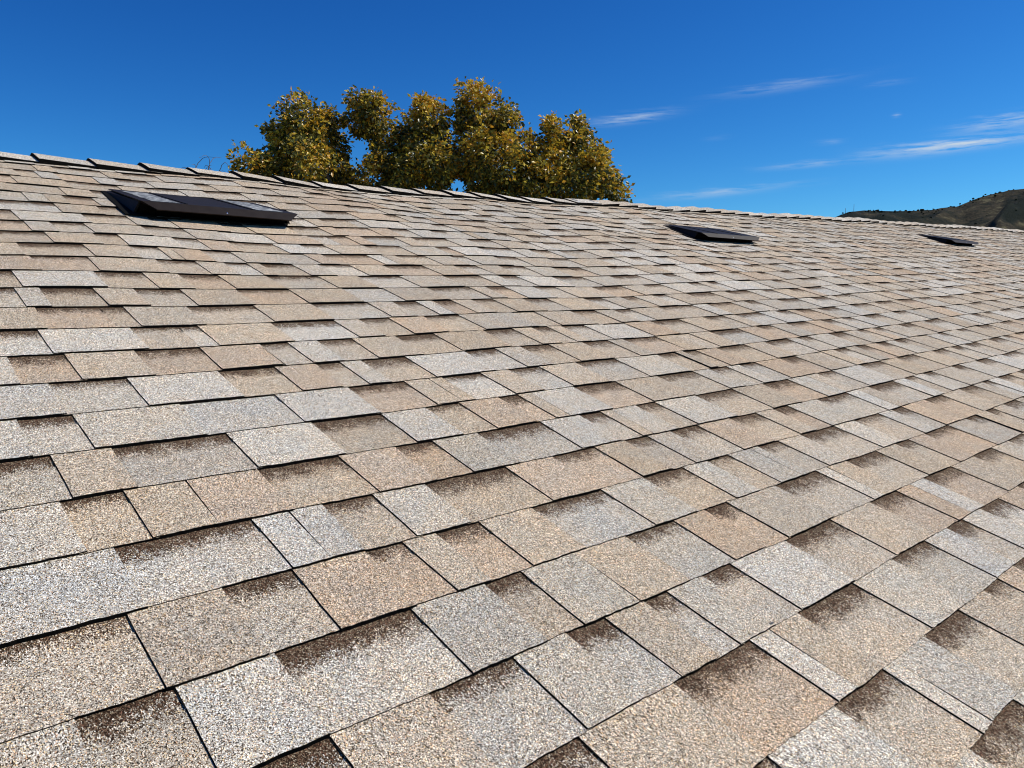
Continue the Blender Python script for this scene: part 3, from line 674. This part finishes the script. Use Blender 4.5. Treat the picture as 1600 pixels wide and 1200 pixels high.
# bare twigs showing over the ridge beside it
bx=at_px(322,300,15.0); bx.z=0
bush=tag(empty('bare_shrub',bx),'leafless shrub whose thin curling twigs just clear the ridge beside the tree','shrub')
m=MB(); tops=[(285,262),(292,255),(300,258),(308,246),(318,243),(330,245),(338,250),(345,258),(350,264),(297,266),(325,252),(312,256)]
fork=Vector((0,0,2.2))
m.tube([Vector((0,0,0)),Vector((.05,0,1.2)),fork],[.05,.04,.03],7); m.build('stem',M_BARK,bush,smooth=True)
M_TWIG,_,_=mat('bare_twig_bark',(.16,.13,.11),.9)
tw=random.Random(3)
ARCS=[((300,290),(306,235),(336,247)),((320,292),(338,232),(312,246)),((334,290),(350,238),(358,262)),((305,288),(292,250),(282,266)),((325,290),(322,240),(346,246)),
      ((340,290),(326,248),(318,262)),((298,290),(312,250),(300,258)),((330,290),(340,262),(352,268)),((312,290),(318,262),(330,258))]
for i,(p0,p1,p2) in enumerate(ARCS):
    m=MB(); P=[]; dd_=15.0+tw.uniform(-.35,.35)
    for k_ in range(17):
        s=k_/16; xx=(1-s)**2*p0[0]+2*s*(1-s)*p1[0]+s*s*p2[0]+tw.uniform(-.7,.7); yy=(1-s)**2*p0[1]+2*s*(1-s)*p1[1]+s*s*p2[1]+tw.uniform(-.6,.6)
        P.append(at_px(xx,yy,dd_+.12*math.sin(s*3+i))-bx)
    P=[fork.lerp(P[0],.0),fork.lerp(P[0],.5)]+P
    m.tube(P,[.016,.012]+[.0075*(1-.62*k_/16) for k_ in range(17)],5); m.build('twig',M_TWIG,bush)

# ------------------------------------------------------------------ ground and hills
def ground_mat():
    m,t,b=mat('dry_grass_ground',(.16,.15,.08),.95,spec=.1)
    n1=N(t,'ShaderNodeTexNoise'); n1.inputs['Scale'].default_value=.35; n1.inputs['Detail'].default_value=8
    tc_=N(t,'ShaderNodeTexCoord'); t.links.new(tc_.outputs['Object'],n1.inputs['Vector'])
    r_=N(t,'ShaderNodeValToRGB'); r_.color_ramp.elements[0].position=.35; r_.color_ramp.elements[0].color=(.07,.085,.035,1); r_.color_ramp.elements[1].position=.65; r_.color_ramp.elements[1].color=(.22,.18,.10,1)
    t.links.new(n1.outputs[0],r_.inputs[0]); t.links.new(r_.outputs[0],b.inputs['Base Color']); return m
g=MB(); S_=9000; nx=12
for i in range(nx):
    for j in range(nx):
        a=-S_+2*S_*i/nx; c=-S_+2*S_*j/nx; d=2*S_/nx
        g.face([(a,c,0),(a+d,c,0),(a+d,c+d,0),(a,c+d,0)])
tag(g.build('ground',ground_mat()),kind='structure')

def hill_mat():
    m,t,b=mat('chaparral',(.06,.065,.035),.95,spec=.05)
    tc_=N(t,'ShaderNodeTexCoord')
    n1=N(t,'ShaderNodeTexNoise'); n1.inputs['Scale'].default_value=.009; n1.inputs['Detail'].default_value=7; n1.inputs['Roughness'].default_value=.6; t.links.new(tc_.outputs['Object'],n1.inputs['Vector'])
    n2=N(t,'ShaderNodeTexNoise'); n2.inputs['Scale'].default_value=.07; n2.inputs['Detail'].default_value=7; n2.inputs['Roughness'].default_value=.8; t.links.new(tc_.outputs['Object'],n2.inputs['Vector'])
    dn_=N(t,'ShaderNodeAttribute'); dn_.attribute_name='dense'
    ad=mth(t,'ADD',mth(t,'MULTIPLY',n1.outputs[0],.55),mth(t,'MULTIPLY',n2.outputs[0],.45))
    ad=mth(t,'SUBTRACT',ad,mth(t,'MULTIPLY',dn_.outputs['Fac'],.085))
    r_=N(t,'ShaderNodeValToRGB'); e=r_.color_ramp; e.elements[0].position=.36; e.elements[0].color=(.016,.021,.014,1); e.elements[1].position=.60; e.elements[1].color=(.17,.155,.085,1)
    k=e.elements.new(.45); k.color=(.026,.031,.022,1); k=e.elements.new(.54); k.color=(.072,.060,.038,1)
    t.links.new(ad,r_.inputs[0]); t.links.new(r_.outputs[0],b.inputs['Base Color'])
    bp=N(t,'ShaderNodeBump'); bp.inputs['Distance'].default_value=9; bp.inputs['Strength'].default_value=1; t.links.new(n2.outputs[0],bp.inputs['Height']); t.links.new(bp.outputs[0],b.inputs['Normal'])
    return m
PROF=[(1150,436),(1240,372),(1298,340),(1326,330),(1350,327.5),(1388,329),(1420,328),(1454,326.5),(1470,324),(1496,321.5),(1514,314),(1530,307),(1556,300),(1576,295.6),(1600,293),(1650,288),(1720,296),(1800,300),(1900,285),(2000,300),(2150,320),(2300,360),(2450,430)]
AE=[azel(x,y) for x,y in PROF]     # bearing decreases to the right
azs=[a for a,e in AE][::-1]; els=[e for a,e in AE][::-1]
NA,NRR=420,90
hv=[];hf=[];hd=[]
RC0=1900.0
for i in range(NA+1):
    a=azs[0]+(azs[-1]-azs[0])*i/NA
    e=float(np.interp(a,azs,els))
    H=max(2.0,CAM.z+RC0*math.tan(e))
    dn=(a-azs[0])/(azs[-1]-azs[0])
    edge=min(1,dn*10,(1-dn)*14)
    for j in range(NRR+1):
        s=j/NRR; r=650+(RC0+900-650)*s
        x=CAM.x+r*math.cos(a); y=CAM.y+r*math.sin(a)
        q=(r-RC0)/(RC0-650)
        if r<=RC0:
            f=1+q; f=f**1.25
            rid=1-abs(noise.noise(Vector((a*16,r*.0016,1.7))))*2.0
            rid2=1-abs(noise.noise(Vector((a*46,r*.004,5.1))))*2.0
            h=H*f*(1+ (1-f)*(.85*(rid-.55)+.16*(rid2-.55))) 
            h-= 10*(1-f)
        else: h=H*(1-((r-RC0)/900)**1.4)-8*((r-RC0)/900)
        h+=noise.noise(Vector((x*.009,y*.009,0)))*9*min(1,abs(r-RC0)/350)+noise.noise(Vector((x*.025,y*.025,9)))*2.2*min(1,abs(r-RC0)/350)
        h+=noise.noise(Vector((x*.06,y*.06,3)))*.9
        hv.append((x,y,max(-3,h*edge-1)))
        pe=(CW.transposed()@(Vector(hv[-1])-CAM)); hx=800-1200*pe.x/pe.z if pe.z<0 else 0; hy=600+1200*pe.y/pe.z if pe.z<0 else 0
        w_=noise.noise(Vector((x*.01,y*.01,8)))*14
        g_=max(0,min(1,(1470+w_-hx)/30))*.8 if hx<1500 else 0
        if r<RC0+50: g_=max(g_,max(0,min(1,(hx+w_*1.1+noise.noise(Vector((x*.05,y*.05,1)))*6-1566)/12))*max(0,min(1,(hy+w_*.4-303)/10))*max(0,min(1,(352-hy+w_*.3-(hx-1560)*.18)/6))*1.5)
        hd.append(g_)
for i in range(NA):
    for j in range(NRR):
        k=i*(NRR+1)+j; hf.append((k,k+1,k+NRR+2,k+NRR+1)[::-1])
me=bpy.data.meshes.new('hills'); me.from_pydata(hv,[],hf); M_HILL=hill_mat(); me.materials.append(M_HILL)
at_=me.attributes.new('dense','FLOAT','POINT'); at_.data.foreach_set('value',np.array(hd,dtype=np.float32))
me.polygons.foreach_set('use_smooth',np.ones(len(hf),dtype=bool))
ho=bpy.data.objects.new('hills',me); col.objects.link(ho); tag(ho,kind='structure')
# bushes on the crest and slopes, one uncountable mass
sb=MB(); br=random.Random(9)
for _ in range(420):
    i=br.randrange(20,NA-20); onc=br.random()<.6
    jc=int((RC0-650)/(RC0+900-650)*NRR)
    j=jc-br.randrange(0,3) if onc else br.randrange(15,jc)
    p=Vector(hv[i*(NRR+1)+j])+Vector((br.uniform(-8,8),br.uniform(-8,8),0)); r=br.uniform(.9,2.4)
    n_s=6
    for a in range(n_s):
        for lay in range(3):
            z0_,z1_=(-.4,.5,1.0,1.2)[lay],(-.4,.5,1.0,1.2)[lay+1]; r0,r1=(1,1.1,.7,.1)[lay],(1,1.1,.7,.1)[lay+1]
            t0=a/n_s*2*math.pi; t1=(a+1)/n_s*2*math.pi
            w0=1+.3*math.sin(a*2.3+p.x); w1=1+.3*math.sin(((a+1)%n_s)*2.3+p.x)
            sb.face([p+Vector((math.cos(t0)*r0*w0,math.sin(t0)*r0*w0,z0_))*r,p+Vector((math.cos(t1)*r0*w1,math.sin(t1)*r0*w1,z0_))*r,p+Vector((math.cos(t1)*r1*w1,math.sin(t1)*r1*w1,z1_))*r,p+Vector((math.cos(t0)*r1*w0,math.sin(t0)*r1*w0,z1_))*r])
M_BSH,_,_=mat('brush',(.024,.030,.017),.95,spec=.05)
tag(sb.build('hillside_brush',M_BSH),'dark scrub scattered over the far brown hills','brush',kind='stuff')
# two thin masts on the crest
M_MAST,_,_=mat('mast_steel',(.30,.31,.33),.5,metal=.4)
for i,(px,py,hh,lab) in enumerate(((1321,333,13,'shorter thin radio mast at the left end of the hill crest'),(1334,331,19,'taller thin radio mast on the hill crest, right of the shorter one'))):
    d=ray(px,py); hd=math.hypot(d.x,d.y); b0=CAM+d*(RC0/hd); b0.z-=2
    o=tag(empty('radio_mast',b0),lab,'mast','radio masts on the hill crest')
    m=MB(); m.tube([Vector((0,0,0)),Vector((0,0,hh))],[.55,.3],6); m.build('pole',M_MAST,o)
    for zz in (.72,.88):
        m=MB(); m.box((-1.6,-.15,hh*zz-.12),(1.6,.15,hh*zz+.12)); m.build('crossarm',M_MAST,o)
